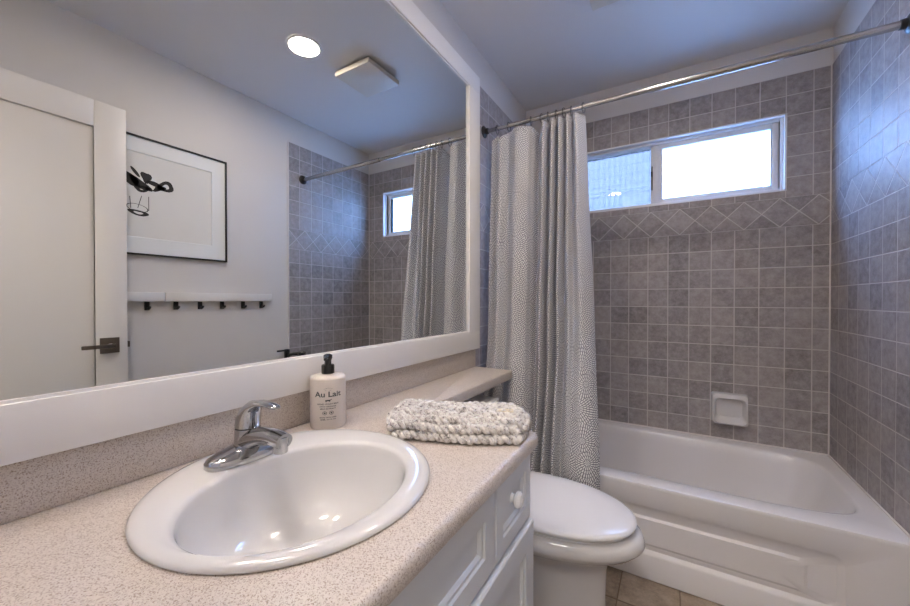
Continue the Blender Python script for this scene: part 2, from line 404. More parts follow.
# apron : front face with two nested rounded recess steps
bm = bmesh.new()
def rr(x0, x1, z0, z1, r, y, n=10):
    out = []
    for (cx_, cz_, a0) in ((x1 - r, z1 - r, 0), (x0 + r, z1 - r, PI / 2), (x0 + r, z0 + r, PI), (x1 - r, z0 + r, 1.5 * PI)):
        for k in range(n + 1):
            t = a0 + PI / 2 * k / n; out.append((cx_ + r * math.cos(t), y, cz_ + r * math.sin(t)))
    return out
ys = TF
loft(bm, [rr(x0_, x1_, 0.0, RZ - 0.012, 0.001, ys + 0.05), rr(x0_, x1_, 0.0, RZ - 0.012, 0.001, ys + 0.006),
          rr(x0_ + 0.004, x1_ - 0.004, 0.004, RZ - 0.016, 0.002, ys + 0.002),
          rr(0.10, 1.36, 0.098, 0.300, 0.035, ys + 0.002), rr(0.106, 1.354, 0.106, 0.292, 0.032, ys + 0.006), rr(0.118, 1.342, 0.118, 0.278, 0.026, ys + 0.014),
          rr(0.15, 1.27, 0.135, 0.252, 0.02, ys + 0.014), rr(0.160, 1.260, 0.145, 0.242, 0.015, ys + 0.008),
          rr(0.30, 1.2, 0.18, 0.22, 0.01, ys + 0.008)], cap0=False, cap1=True)
finish('apron_panel', bm, M['acrylic'], tb, smooth=30)
bm = bmesh.new(); lathe(bm, [(0.0, 0.004), (0.022, 0.004), (0.028, 0.0), (0.03, -0.003)], (1.20 - 1.0, 2.06, 0.056)); finish('drain', bm, M['chrome'], tb)

# ------------------------------------------------------------------ mirror
FY0, FY1, FZ0, FZ1 = -0.03, 1.650, 0.893, 2.247
MY0, MY1, MZ0, MZ1 = 0.055, 1.540, 0.987, 2.158
mr = thing('wall_mirror', 'large rectangular wall mirror in a flat white painted frame above the vanity', 'mirror', (0, 0.8, FZ0))
B('mirror_glass', (0.015, 0.025, MY0 - 0.004, MY1 + 0.004, MZ0 - 0.004, MZ1 + 0.004), M['mirror'], mr)
FF = 0.036
B('frame', [(-G, FF, FY0, FY1, FZ0, MZ0 - 0.005), (-G, FF, FY0, FY1, MZ1 + 0.005, FZ1),
            (-G, FF, FY0, MY0 - 0.005, MZ0 - 0.006, MZ1 + 0.006), (-G, FF, MY1 + 0.005, FY1, MZ0 - 0.006, MZ1 + 0.006)], M['trim'], mr, bev=0.0012)
B('inner_bead', [(0.005, 0.029, MY0 - 0.006, MY1 + 0.006, MZ0 - 0.005, MZ0), (0.005, 0.029, MY0 - 0.006, MY1 + 0.006, MZ1, MZ1 + 0.005),
            (0.005, 0.029, MY0 - 0.005, MY0, MZ0, MZ1), (0.005, 0.029, MY1, MY1 + 0.005, MZ0, MZ1)], M['trim'], mr)

# ------------------------------------------------------------------ vanity
CT = 0.80
vc = thing('vanity_cabinet', 'pale blue-grey painted vanity cabinet under the speckled counter', 'cabinet', (0.27, 0.42, 0))
CX = 0.545; CY0, CY1 = NY + 0.004, 0.900
bm = bmesh.new()
box(bm, 0.0, CX, CY1 - 0.018, CY1, 0.0, 0.762); box(bm, 0.0, CX, CY0, CY0 + 0.018, 0.0, 0.762)
box(bm, 0.0, CX, CY0 + 0.018, CY1 - 0.018, 0.09, 0.108); box(bm, 0.0, 0.010, CY0 + 0.018, CY1 - 0.018, 0.108, 0.762)
box(bm, CX - 0.018, CX, CY0 + 0.018, CY1 - 0.018, 0.108, 0.762); box(bm, CX - 0.075, CX - 0.06, CY0 + 0.018, CY1 - 0.018, 0, 0.09)
finish('cabinet_body', bm, M['cab'], vc)
def panel_front(name, y0, y1, z0, z1, parent, th=0.019, rail=0.045):
    bm = bmesh.new(); x1 = CX + th
    def q(i, x): return [(x, y0 + i, z0 + i), (x, y1 - i, z0 + i), (x, y1 - i, z1 - i), (x, y0 + i, z1 - i)]
    loft(bm, [q(0, CX), q(0, x1 - 0.003), q(0.003, x1), q(rail, x1), q(rail + 0.003, x1 - 0.004), q(rail + 0.009, x1 - 0.004), q(rail + 0.014, x1 - 0.011), q(rail + 0.02, x1 - 0.011)])
    return finish(name, bm, M['cab'], parent, smooth=25)
panel_front('false_drawer_front', -0.02, 0.681, 0.588, 0.752, vc)
dw = panel_front('drawer', 0.687, 0.897, 0.588, 0.752, vc, rail=0.036)
bm = bmesh.new(); lathe(bm, [(0.012, 0), (0.009, 0.006), (0.013, 0.009), (0.0185, 0.013), (0.019, 0.019), (0.014, 0.025), (0.002, 0.027)], (CX + 0.008, 0.797, 0.675), 'x', 24)
kn = finish('knob', bm, M['knob'], vc); kn.parent = dw; kn.matrix_parent_inverse = Matrix()
kn.matrix_parent_inverse = Matrix()
for y0, y1, ky in ((-0.02, 0.440, 0.40), (0.446, 0.902, 0.485)):
    d_ = panel_front('door', y0, y1, 0.10, 0.578, vc, th=0.026, rail=0.055)
    bm = bmesh.new(); lathe(bm, [(0.009, 0), (0.008, 0.010), (0.0175, 0.019), (0.018, 0.025), (0.013, 0.031), (0.002, 0.033)], (CX + 0.024, ky, 0.52), 'x', 24)
    k2 = finish('knob', bm, M['knob'], vc); k2.parent = d_
    k2.matrix_parent_inverse = Matrix()

# counter slab with narrow extension over the toilet tank, hole for the basin
ct = thing('countertop', 'speckled beige laminate countertop with rounded edge and narrow ledge over the toilet', 'countertop', (0.27, 0.6, CT))
SX, SY, SR = 0.274, 0.439, 0.240
EXF, EYR, LX, LY = 0.582, 0.924, 0.216, 1.643
CYN = NY + 0.002
bm = bmesh.new()
def outline(inset, z):
    i = inset; li = inset * 0.2; pts = [(0.0, CYN), (EXF - i, CYN)]
    r = 0.03
    for k in range(7):
        a = PI / 2 * k / 6; pts.append((EXF - i - r + r * math.cos(a), EYR - i - r + r * math.sin(a)))
    # reverse fillet at the inner corner
    r2 = 0.035
    for k in range(7):
        a = -PI / 2 - PI / 2 * k / 6; m = i + (li - i) * k / 6; pts.append((LX - m + r2 + r2 * math.cos(a), EYR - i + r2 + r2 * math.sin(a)))
    pts += [(LX - li, LY - li - 0.004), (LX - li - 0.004, LY - li), (0.0, LY - li)]
    return [(x, y, z) for x, y in pts]
prof = [(0.010, CT - 0.038), (0.003, CT - 0.036), (0.0, CT - 0.030), (0.0, CT - 0.014), (0.0025, CT - 0.006), (0.008, CT - 0.0015), (0.015, CT)]
vr = loft(bm, [outline(i, z) for i, z in prof], cap0=False, cap1=False)
hole = [[bm.verts.new((SX + (SR - 0.03) * math.cos(2 * PI * k / 48), SY + (SR - 0.03) * math.sin(2 * PI * k / 48), z)) for k in range(48)] for z in (CT, CT - 0.038)]
for k in range(48):
    j = (k + 1) % 48; bm.faces.new((hole[0][k], hole[0][j], hole[1][j], hole[1][k]))
for loop, h in ((vr[-1], hole[0]), (vr[0], hole[1])):
    es = []
    for L in (loop, h):
        for k in range(len(L)):
            e = bm.edges.get((L[k], L[(k + 1) % len(L)])); es.append(e)
    bmesh.ops.triangle_fill(bm, edges=es, use_beauty=True)
finish('counter_slab', bm, M['lam'], ct, smooth=45)
bm = bmesh.new(); box(bm, -G + 0.001, 0.017, CYN, LY, CT - 0.001, FZ0 - 0.003, 0.004, 3)
finish('backsplash', bm, M['lam'], ct)

# basin
sk = thing('sink', 'round white drop-in bathroom sink with oval bowl', 'sink', (SX, SY, CT))
bm = bmesh.new(); n = 72
bx, by, ba, bb = 0.316, 0.423, 0.160, 0.193
def el(cx, cy, a, b, z, e=2.0): return superell(cx, cy, a, b, z, e, n)
rs = [el(SX, SY, SR - 0.025, SR - 0.025, CT - 0.02), el(SX, SY, SR - 0.004, SR - 0.004, CT + 0.001), el(SX, SY, SR + 0.003, SR + 0.003, CT + 0.002), el(SX, SY, SR + 0.0035, SR + 0.0035, CT + 0.005), el(SX, SY, SR - 0.001, SR - 0.001, CT + 0.0095), el(SX, SY, SR - 0.010, SR - 0.010, CT + 0.0120),
      el(SX + 0.004, SY - 0.002, SR - 0.022, SR - 0.018, CT + 0.0118), el(bx - 0.004, by + 0.002, ba + 0.009, bb + 0.009, CT + 0.0110), el(bx, by, ba + 0.002, bb + 0.002, CT + 0.0085), el(bx, by, ba - 0.001, bb - 0.001, CT + 0.0035), el(bx, by, ba - 0.003, bb - 0.003, CT - 0.006),
      el(bx, by, ba - 0.008, bb - 0.009, CT - 0.030), el(bx, by, ba - 0.016, bb - 0.022, CT - 0.065), el(bx - 0.002, by, ba - 0.028, bb - 0.040, CT - 0.098), el(bx - 0.005, by, ba - 0.048, bb - 0.066, CT - 0.122), el(bx - 0.008, by, ba - 0.080, bb - 0.105, CT - 0.137), el(bx - 0.012, by, 0.045, 0.045, CT - 0.143), el(bx - 0.012, by, 0.022, 0.022, CT - 0.145)]
loft(bm, rs, cap0=False, cap1=True); finish('basin', bm, M['porcelain'], sk, smooth=60)
bm = bmesh.new(); lathe(bm, [(0.023, 0.0), (0.0235, 0.003), (0.019, 0.004), (0.015, 0.001), (0.014, 0.006), (0.004, 0.009), (0.0, 0.009)], (bx - 0.012, by, CT - 0.1445)); finish('drain', bm, M['chrome'], sk)

# faucet
FX, FY, FZ = 0.118, 0.431, CT + 0.0112
fc = thing('faucet', 'chrome single-lever faucet on the rear deck of the round sink', 'faucet', (FX, FY, FZ))
bm = bmesh.new()
def oblong(a, b, z, cx=FX): return superell(cx, FY, a, b, z, 2.4, 40)
loft(bm, [oblong(0.035, 0.079, FZ), oblong(0.0365, 0.081, FZ + 0.002), oblong(0.036, 0.081, FZ + 0.011), oblong(0.033, 0.078, FZ + 0.016), oblong(0.029, 0.066, FZ + 0.0205), oblong(0.026, 0.045, FZ + 0.025), oblong(0.023, 0.030, FZ + 0.029)])
finish('base_plate', bm, M['chrome'], fc, smooth=60)
bm = bmesh.new(); lathe(bm, [(0.030, 0.015), (0.0265, 0.026), (0.025, 0.045), (0.0245, 0.060), (0.024, 0.0615)], (FX, FY, FZ)); finish('body', bm, M['chrome'], fc, smooth=60)
bm = bmesh.new(); lathe(bm, [(0.0235, 0.0612), (0.0235, 0.0635)], (FX, FY, FZ)); finish('seam_ring', bm, M['gap'], fc)
bm = bmesh.new()
P = bez([(FX + 0.006, FY, FZ + 0.036), (FX + 0.045, FY, FZ + 0.050), (FX + 0.085, FY, FZ + 0.057), (FX + 0.122, FY, FZ + 0.055)], 6)
tube(bm, P, [0.025 - 0.008 * (i / (len(P) - 1)) for i in range(len(P))], 20, flat=0.85)
finish('spout', bm, M['chrome'], fc, smooth=60)
bm = bmesh.new(); lathe(bm, [(0.0125, 0.0), (0.0135, 0.002), (0.0135, 0.016), (0.015, 0.018), (0.015, 0.03)], (FX + 0.110, FY, FZ + 0.032)); finish('aerator', bm, M['chrome'], fc)
# lever: domed cap sweeping up and forward into a flat blade
bm = bmesh.new()
def sec(c, ax_, w, h, n=16):
    c = Vector(c); d = Vector(ax_).normalized(); s = Vector((0, 1, 0)); u = d.cross(s).normalized()
    return [c + s * w * math.cos(2 * PI * k / n) + u * h * math.sin(2 * PI * k / n) for k in range(n)]
secs = [((FX, 0, FZ + 0.064), (0, 0, 1), 0.0245, 0.0245), ((FX + 0.002, 0, FZ + 0.080), (0.1, 0, 1), 0.0240, 0.024), ((FX + 0.009, 0, FZ + 0.096), (0.5, 0, 1), 0.0215, 0.019),
        ((FX + 0.024, 0, FZ + 0.109), (1, 0, 0.8), 0.018, 0.0125), ((FX + 0.046, 0, FZ + 0.1165), (1, 0, 0.25), 0.0145, 0.0070), ((FX + 0.072, 0, FZ + 0.1185), (1, 0, 0.0), 0.0125, 0.0045), ((FX + 0.094, 0, FZ + 0.116), (1, 0, -0.15), 0.011, 0.0038), ((FX + 0.101, 0, FZ + 0.115), (1, 0, -0.15), 0.006, 0.002)]
loft(bm, [sec((c[0], FY, c[2]), d_, w, h) for c, d_, w, h in secs]); finish('lever_handle', bm, M['chrome'], fc, smooth=70)

# ------------------------------------------------------------------ soap bottle
BX, BY = 0.080, 0.668
sb = thing('soap_bottle', 'cream pump bottle with black pump and black lettering, beside the faucet', 'soap bottle', (BX, BY, CT))
br = 0.0455; bm = bmesh.new()
lathe(bm, [(0.036, 0.0), (0.043, 0.001), (br, 0.005), (br, 0.128), (0.0445, 0.1325), (0.040, 0.1355), (0.030, 0.137), (0.018, 0.1375), (0.0155, 0.139), (0.0155, 0.143)], (BX, BY, CT), n=48); finish('bottle', bm, M['bottle'], sb, smooth=50)
bm = bmesh.new(); lathe(bm, [(0.0165, 0.140), (0.0168, 0.160), (0.0155, 0.163), (0.009, 0.164), (0.0085, 0.178)], (BX, BY, CT)); finish('collar', bm, M['blackp'], sb)
bm = bmesh.new(); lathe(bm, [(0.0085, 0.170), (0.0095, 0.176), (0.0115, 0.180), (0.0115, 0.188), (0.006, 0.191)], (BX, BY, CT))
dcam = Vector((0.62, -0.78, 0)).normalized()
tube(bm, [Vector((BX, BY, CT + 0.184)), Vector((BX, BY, CT + 0.184)) + dcam * 0.022, Vector((BX, BY, CT + 0.181)) + dcam * 0.034], [0.006, 0.005, 0.004], 12)
finish('pump_head', bm, M['blackp'], sb)
# lettering wrapped around the bottle
a_cam = math.atan2(0 - BY, 0.8749 - BX)
def wrap_mesh(me_pts_fn, name): pass
def text_bm(bm, s, size, zc, bold=0.0):
    cu = bpy.data.curves.new('t', 'FONT'); cu.body = s; cu.size = size; cu.align_x = 'CENTER'; cu.align_y = 'CENTER'; cu.offset = bold; cu.resolution_u = 3
    ob = bpy.data.objects.new('t', cu); COL.objects.link(ob)
    dg = bpy.context.evaluated_depsgraph_get(); me = bpy.data.meshes.new_from_object(ob.evaluated_get(dg))
    vs = [wrapv(v.co.x, zc + v.co.y) for v in me.vertices]
    bv = [bm.verts.new(v) for v in vs]
    for p in me.polygons:
        try: bm.faces.new([bv[i] for i in p.vertices])
        except ValueError: pass
    bpy.data.objects.remove(ob); bpy.data.curves.remove(cu); bpy.data.meshes.remove(me)
def wrapv(x, z):
    a = a_cam + x * 1.25 / br; r = br + 0.0004
    return (BX + r * math.cos(a), BY + r * math.sin(a), CT + z * 1.06)
bm = bmesh.new()
text_bm(bm, 'Au Lait', 0.0185, 0.0875, 0.0004)
text_bm(bm, 'HAND WASH MILK', 0.0052, 0.0645, 0.0001)
text_bm(bm, 'WITH ORGANIC', 0.0046, 0.0585, 0.0001)
text_bm(bm, 'MILK EXTRACT', 0.0046, 0.0530, 0.0001)
text_bm(bm, 'MADE WITH CARE', 0.0040, 0.0320, 0.0001)
text_bm(bm, '300ML 10.1 FL OZ', 0.0040, 0.0270, 0.0001)
def poly(pts, zc=0):
    bm.faces.new([bm.verts.new(wrapv(x, z)) for x, z in pts])
# small cow
poly([(-0.0055, 0.0745), (0.0045, 0.0750), (0.0070, 0.0765), (0.0072, 0.0745), (0.0050, 0.0735), (0.0040, 0.0715), (-0.0050, 0.0715)])
for lx in (-0.0050, -0.0032, 0.0018, 0.0034): poly([(lx, 0.0716), (lx + 0.0010, 0.0716), (lx + 0.0008, 0.0695), (lx, 0.0695)])
# two round seals and the small crest lines
for sx in (-0.0066, 0.0066):
    for r0, r1 in ((0.0036, 0.0046), (0.0, 0.0020)):
        for k in range(16):
            a0, a1 = 2 * PI * k / 16, 2 * PI * (k + 1) / 16
            if r0 == 0: poly([(sx, 0.0430), (sx + r1 * math.cos(a0), 0.0430 + r1 * math.sin(a0)), (sx + r1 * math.cos(a1), 0.0430 + r1 * math.sin(a1))])
            else: poly([(sx + r0 * math.cos(a0), 0.043 + r0 * math.sin(a0)), (sx + r1 * math.cos(a0), 0.043 + r1 * math.sin(a0)), (sx + r1 * math.cos(a1), 0.043 + r1 * math.sin(a1)), (sx + r0 * math.cos(a1), 0.043 + r0 * math.sin(a1))])
for k in range(9):
    x = -0.008 + 0.002 * k; z = 0.1005 + 0.0025 * math.sin(k * PI / 8)
    poly([(x, z), (x + 0.0013, z + 0.0003), (x + 0.0013, z + 0.0010), (x, z + 0.0007)])
poly([(-0.006, 0.0975), (0.006, 0.0975), (0.006, 0.0981), (-0.006, 0.0981)])
finish('label_print', bm, M['label'], sb, smooth=0)

# ------------------------------------------------------------------ knitted towel (folded band of chunky braids)
def braid(bm, path, w, r, pitch=0.020):
    """three-strand braid following path (list of (pos, side, up))"""
    L = 0; S = [0]
    for i in range(1, len(path)): L += (path[i][0] - path[i - 1][0]).length; S.append(L)
    for st in range(3):
        ph = st * 2 * PI / 3; pts = []
        for (p, s, u), d_ in zip(path, S):
            a = 2 * PI * d_ / (pitch * 2.2) + ph
            pts.append(p + s * w * math.sin(a) + u * r * 0.75 * math.sin(2 * a))
        tube(bm, pts, [r * (1 + 0.14 * math.sin(i * 0.9 + st * 2)) for i in range(len(pts))], 8)
tw = thing('knitted_cloth', 'folded chunky knit cloth in grey and cream lying on the counter beside the sink', 'knit cloth', (0.34, 0.85, CT))
bm = bmesh.new()
# footprint axis: from the sink side to the counter's front right corner
A = Vector((0.235, 0.735, 0)); Bv = Vector((0.565, 0.880, 0)); ax = (Bv - A).normalized(); nr = Vector((-ax.y, ax.x, 0))  # nr points away from the camera
A -= nr * 0.046 - ax * 0.016; Bv -= nr * 0.022; Lc = (Bv - A).length
def cloth_row(off, z, x0, x1, bend, n=80, w=0.0118, r=0.0070, wob=0.003, ph=0):
    path = []
    for i in range(n):
        s = i / (n - 1); d_ = x0 + (x1 - x0) * s
        p = A + ax * d_ + nr * (off + bend * (4 * s * (1 - s)) + wob * math.sin(7 * s + ph)) 
        e = min(s, 1 - s) / 0.12; e = min(1, e); drop = (1 - math.sqrt(max(0, 1 - (1 - e) ** 2)))
        p.z = CT + z * (1 - 0.35 * drop) + 0.0025 * math.sin(11 * s + ph * 2) * (z > 0.02)
        path.append((p, nr, Vector((0, 0, 1))))
    braid(bm, path, w, r, 0.0245)
# lower layer
for k in range(6):
    cloth_row(-0.020 + k * 0.0300, 0.0135, 0.0 + 0.004 * abs(k - 4), Lc - 0.008 * abs(k - 3), -0.012, ph=k)
# upper layer, folded over: front roll bulges to the camera, back roll lower
lay = [(-0.012, 0.033), (0.010, 0.044), (0.036, 0.048), (0.063, 0.049), (0.090, 0.049), (0.117, 0.047), (0.141, 0.039), (0.155, 0.025)]
for k, (o_, z) in enumerate(lay):
    cloth_row(o_, z, -0.010 + 0.0035 * abs(k - 4), Lc - 0.004 - 0.008 * abs(k - 3), -0.016, ph=k * 1.3)
# end rolls
for e_, x in ((0, 0.004), (1, Lc - 0.020)):
    path = []
    for i in range(18):
        s = i / 17; p = A + ax * (x + (0.012 if e_ else -0.012) * math.sin(PI * s)) + nr * (0.002 + 0.12 * s); p.z = CT + 0.026 + 0.006 * math.sin(PI * s); path.append((p, ax, Vector((0, 0, 1))))
    braid(bm, path, 0.0090, 0.0066, 0.021)
finish('knit_body', bm, M['wool'], tw, smooth=80)
bm = bmesh.new(); c_ = A + ax * 0.285 + nr * 0.040
for q in ([-0.5, 0.5],):
    pts = [c_ + ax * (0.021 * sx) + nr * (0.011 * sy) for sx, sy in ((-1, -1), (1, -1), (1, 1), (-1, 1))]
    loft(bm, [[(p.x, p.y, CT + 0.0575) for p in pts], [(p.x, p.y, CT + 0.0600) for p in pts]])
finish('sewn_tag', bm, M['tag'], tw)

# ------------------------------------------------------------------ toilet
TYC = 1.284
to = thing('toilet', 'white toilet with closed lid between the vanity and the bathtub', 'toilet', (0.40, TYC, 0))
def egg(x0, x1, hw, z, n=56, e=2.0, ym=TYC):
    # elongated outline: rounder in front (x1), squarer at the back (x0)
    out = []; xm = x0 + (x1 - x0) * 0.48
    for i in range(n):
        t = 2 * PI * i / n; c, s = math.cos(t), math.sin(t)
        if c >= 0: x = xm + (x1 - xm) * abs(c) ** (2 / 2.05)
        else: x = xm - (xm - x0) * abs(c) ** (2 / 2.8)
        ee = 2.05 if c >= 0 else 2.6
        out.append((x, ym + hw * math.copysign(abs(s) ** (2 / ee), s), z))
    return out
bm = bmesh.new()
loft(bm, [egg(0.10, 0.690, 0.100, 0.0), egg(0.10, 0.692, 0.102, 0.015), egg(0.10, 0.688, 0.096, 0.05), egg(0.08, 0.686, 0.096, 0.16), egg(0.06, 0.690, 0.104, 0.25), egg(0.06, 0.700, 0.122, 0.29), egg(0.05, 0.735, 0.160, 0.318), egg(0.04, 0.780, 0.190, 0.340),
          egg(0.04, 0.798, 0.200, 0.358), egg(0.04, 0.803, 0.203, 0.366), egg(0.04, 0.795, 0.197, 0.390), egg(0.045, 0.780, 0.190, 0.399), egg(0.05, 0.765, 0.182, 0.401)])
finish('bowl', bm, M['toilet'], to, smooth=60)
bm = bmesh.new()
loft(bm, [egg(0.235, 0.756, 0.172, 0.4015), egg(0.232, 0.762, 0.178, 0.404), egg(0.232, 0.762, 0.178, 0.408), egg(0.24, 0.756, 0.172, 0.411)]); finish('seat', bm, M['seat'], to, smooth=60)
bm = bmesh.new()
loft(bm, [egg(0.235, 0.766, 0.178, 0.4125), egg(0.228, 0.776, 0.184, 0.416), egg(0.226, 0.779, 0.186, 0.422), egg(0.230, 0.776, 0.184, 0.428), egg(0.242, 0.764, 0.175, 0.4325), egg(0.29, 0.70, 0.14, 0.4350), egg(0.37, 0.60, 0.08, 0.4355)])
finish('lid', bm, M['seat'], to, smooth=60)
for dy in (-0.075, 0.075): B('lid_hinge', (0.205, 0.245, TYC + dy - 0.02, TYC + dy + 0.02, 0.402, 0.427), M['seat'], to, bev=0.006)
B('tank', (0.012, 0.195, TYC - 0.225, TYC + 0.215, 0.385, 0.672), M['toilet'], to, bev=0.018, seg=4)
B('tank_lid', (0.008, 0.208, TYC - 0.235, TYC + 0.225, 0.672, 0.702), M['toilet'], to, bev=0.010, seg=3)
bm = bmesh.new(); tube(bm, [(0.19, TYC - 0.15, 0.63), (0.212, TYC - 0.15, 0.63)], 0.009, 12); box(bm, 0.208, 0.216, TYC - 0.16, TYC - 0.085, 0.622, 0.637, 0.003); finish('flush_lever', bm, M['chrome'], to)

# ------------------------------------------------------------------ shower rod, curtain, rings
RY, RZD = 1.770, 2.034
rod = thing('shower_rod', 'telescoping steel shower curtain rod between the side walls', 'shower rod', (0.76, RY, RZD))
bm = bmesh.new(); tube(bm, [(0.004, RY, RZD), (0.80, RY - 0.012, RZD - 0.009)], 0.0105, 20); finish('inner_tube', bm, M['rod'], rod)
bm = bmesh.new(); tube(bm, [(0.78, RY - 0.0117, RZD - 0.0088), (W - 0.004, RY - 0.023, RZD - 0.017)], 0.0130, 20); finish('outer_tube', bm, M['rod'], rod)
for x, s in ((0.0, 1), (W, -1)):
    bm = bmesh.new(); lathe(bm, [(0.031, 0), (0.031, 0.004 * s), (0.024, 0.009 * s), (0.016, 0.012 * s), (0.0155, 0.026 * s), (0.014, 0.027 * s)] if s > 0 else [(0.031, 0), (0.031, -0.004), (0.024, -0.009), (0.016, -0.012), (0.0155, -0.026), (0.014, -0.027)], (x, RY - 0.023 * (x > 1), RZD - 0.017 * (x > 1)), 'x', 28); finish('wall_flange', bm, M['black'], rod)

topP = [(.047, .0), (.078, .016), (.102, -.022), (.143, .014), (.195, -.034), (.248, -.012), (.262, .016), (.290, .050), (.316, .006), (.332, -.032), (.348, .036), (.372, -.030), (.388, .036), (.408, -.032), (.424, .036), (.444, -.030), (.459, .030), (.480, -.028), (.500, .0), (.514, .030)]
botP = [(.052, .010), (.085, .030), (.115, -.020), (.150, .015), (.200, -.036), (.258, -.022), (.280, .020), (.300, .052), (.325, .0), (.340, -.036), (.358, .036), (.382, -.036), (.402, .036), (.425, -.034), (.445, .018), (.470, .010), (.505, -.022), (.552, -.030), (.598, -.016), (.622, .022)]
ZC1, ZC0 = 2.004, 0.12
cur = bmesh.new(); uvl = cur.loops.layers.uv.new('uv')
ST = 8
tp = bez([(x, y, 0) for x, y in topP], ST); bp = bez([(x, y, 0) for x, y in botP], ST)
arc = [0]
for i in range(1, len(bp)): arc.append(arc[-1] + ((bp[i] - bp[i - 1]).length + (tp[i] - tp[i - 1]).length) * 0.55)
ringi = [1, 3, 6, 8, 10, 12, 14, 16, 19]
def sag(i):
    s = i / ST; best = min(abs(s - r) for r in ringi); 
    wgt = 0.034 if s < 8 else 0.006
    if 3 < s < 6: wgt = 0.005
    return wgt * min(1, best) ** 1.3
NZ = 60; grid = []
for j in range(NZ + 1):
    t_ = j / NZ; row = []
    for i in range(len(tp)):
        e = t_ ** 1.0
        x = tp[i].x * (1 - e) + bp[i].x * e + 0.004 * math.sin(5 * t_ * PI + i * 0.05) * t_
        yy = tp[i].y * (1 - e) + bp[i].y * e
        yc = RY - 0.075 * min(1, t_ / 0.66) - 0.086 * max(0, min(1, (t_ - 0.60) / 0.26)) ** 1.4
        zt = ZC1 - sag(i); z = zt + (ZC0 - zt) * t_
        row.append((x, yc + yy, z))
    grid.append(row)
vv = [[cur.verts.new(p) for p in r] for r in grid]
for j in range(NZ):
    for i in range(len(tp) - 1):
        f = cur.faces.new((vv[j][i], vv[j][i + 1], vv[j + 1][i + 1], vv[j + 1][i]))
        for l, (jj, ii) in zip(f.loops, ((j, i), (j, i + 1), (j + 1, i + 1), (j + 1, i))): l[uvl].uv = (arc[ii], vv[jj][ii].co.z)
me = bpy.data.meshes.new('shower_curtain'); cur.to_mesh(me); cur.free(); me.materials.append(M['curtain'])
for p in me.polygons: p.use_smooth = True
sc_o = bpy.data.objects.new('shower_curtain', me); COL.objects.link(sc_o)
md = sc_o.modifiers.new('th', 'SOLIDIFY'); md.thickness = 0.0015
tag(sc_o, 'grey and white starburst print fabric shower curtain drawn to the left', 'shower curtain')
ring0 = None
ring_pos = ['nearest the left wall', 'second from the left wall', 'third from the left wall', 'first of the close bunch from the left', 'second of the close bunch from the left', 'third of the close bunch from the left',
            'fourth of the close bunch from the left', 'fifth of the close bunch from the left', 'at the curtain\'s right edge']
for k, ri in enumerate(ringi):
    x, y = topP[ri]
    if ring0 is None:
        bm = bmesh.new(); P = [(0.0, 0.020 * math.sin(a), 0.0135 + 0.0 + 0.020 * math.cos(a) - 0.020) for a in [2 * PI * i / 24 for i in range(25)]]
        P = [(0, 0.0165 * math.sin(2 * PI * i / 24), -0.006 + 0.0225 * math.cos(2 * PI * i / 24)) for i in range(25)]
        tube(bm, P, 0.0016, 6, caps=False); o = finish('curtain_ring', bm, M['black']); ring0 = o
    else:
        o = ring0.copy(); COL.objects.link(o)
    o.location = (x, RY - 0.015 * x, RZD - 0.011 * x); o.rotation_euler = (0, 0, random.uniform(-0.25, 0.25))
    tag(o, 'black metal curtain ring on the shower rod, ' + ring_pos[k], 'curtain ring', 'black curtain rings on the rod')

# ------------------------------------------------------------------ soap dish on the back wall
sd = thing('soap_dish', 'white ceramic soap dish set into the tile above the bathtub', 'soap dish', (1.132, D, 0.47))
bm = bmesh.new()
def rrd(x0, x1, z0, z1, r, y, n=6):
    out = []
    for (cx_, cz_, a0) in ((x1 - r, z1 - r, 0), (x0 + r, z1 - r, PI / 2), (x0 + r, z0 + r, PI), (x1 - r, z0 + r, 1.5 * PI)):
        for k in range(n + 1):
            t = a0 + PI / 2 * k / n; out.append((cx_ + r * math.cos(t), y, cz_ + r * math.sin(t)))
    return out
sx0_, sx1_, sz0_, sz1_ = 1.052, 1.212, 0.476, 0.640
def tilt(r, dy):  # lower part of the dish sticks out further
    return [(x, y - dy * (1 - (z - sz0_) / (sz1_ - sz0_)), z) for x, y, z in r]
loft(bm, [rrd(sx0_, sx1_, sz0_, sz1_, 0.012, D + 0.002), rrd(sx0_, sx1_, sz0_, sz1_, 0.012, D - 0.008), tilt(rrd(sx0_ + 0.005, sx1_ - 0.005, sz0_ + 0.006, sz1_ - 0.004, 0.016, D - 0.030), 0.022),
          tilt(rrd(sx0_ + 0.011, sx1_ - 0.011, sz0_ + 0.012, sz1_ - 0.024, 0.022, D - 0.033), 0.022), tilt(rrd(sx0_ + 0.016, sx1_ - 0.016, sz0_ + 0.018, sz1_ - 0.032, 0.024, D - 0.024), 0.020), rrd(sx0_ + 0.024, sx1_ - 0.024, sz0_ + 0.036, sz1_ - 0.034, 0.022, D - 0.002)])
finish('dish_body', bm, M['toilet'], sd, smooth=45)

# ------------------------------------------------------------------ ceiling: lights and fan
def downlight(x, y, label, first=None):
    if first is None:
        r_ = thing('recessed_ceiling_light', label, 'ceiling light', (x, y, CE), 'round recessed ceiling lights')
        bm = bmesh.new(); lathe(bm, [(0.071, -0.004), (0.073, -0.008), (0.086, -0.006), (0.088, 0.0)], (x, y, CE), n=40, cap0=False, cap1=False); finish('trim_ring', bm, M['trim'], r_)
        bm = bmesh.new(); lathe(bm, [(0.0, -0.003), (0.0715, -0.003)], (x, y, CE), n=40, cap0=False, cap1=False); finish('lens', bm, M['lens'], r_)
        return r_
    r_ = first.copy(); COL.objects.link(r_); r_.location = (x, y, CE); r_['label'] = label
    for ch in first.children:
        c = ch.copy(); COL.objects.link(c); c.parent = r_; c.matrix_parent_inverse = ch.matrix_parent_inverse.copy()
    return r_
L1 = downlight(0.811, 1.229, 'round lit recessed ceiling light near the exhaust fan, seen in the mirror')
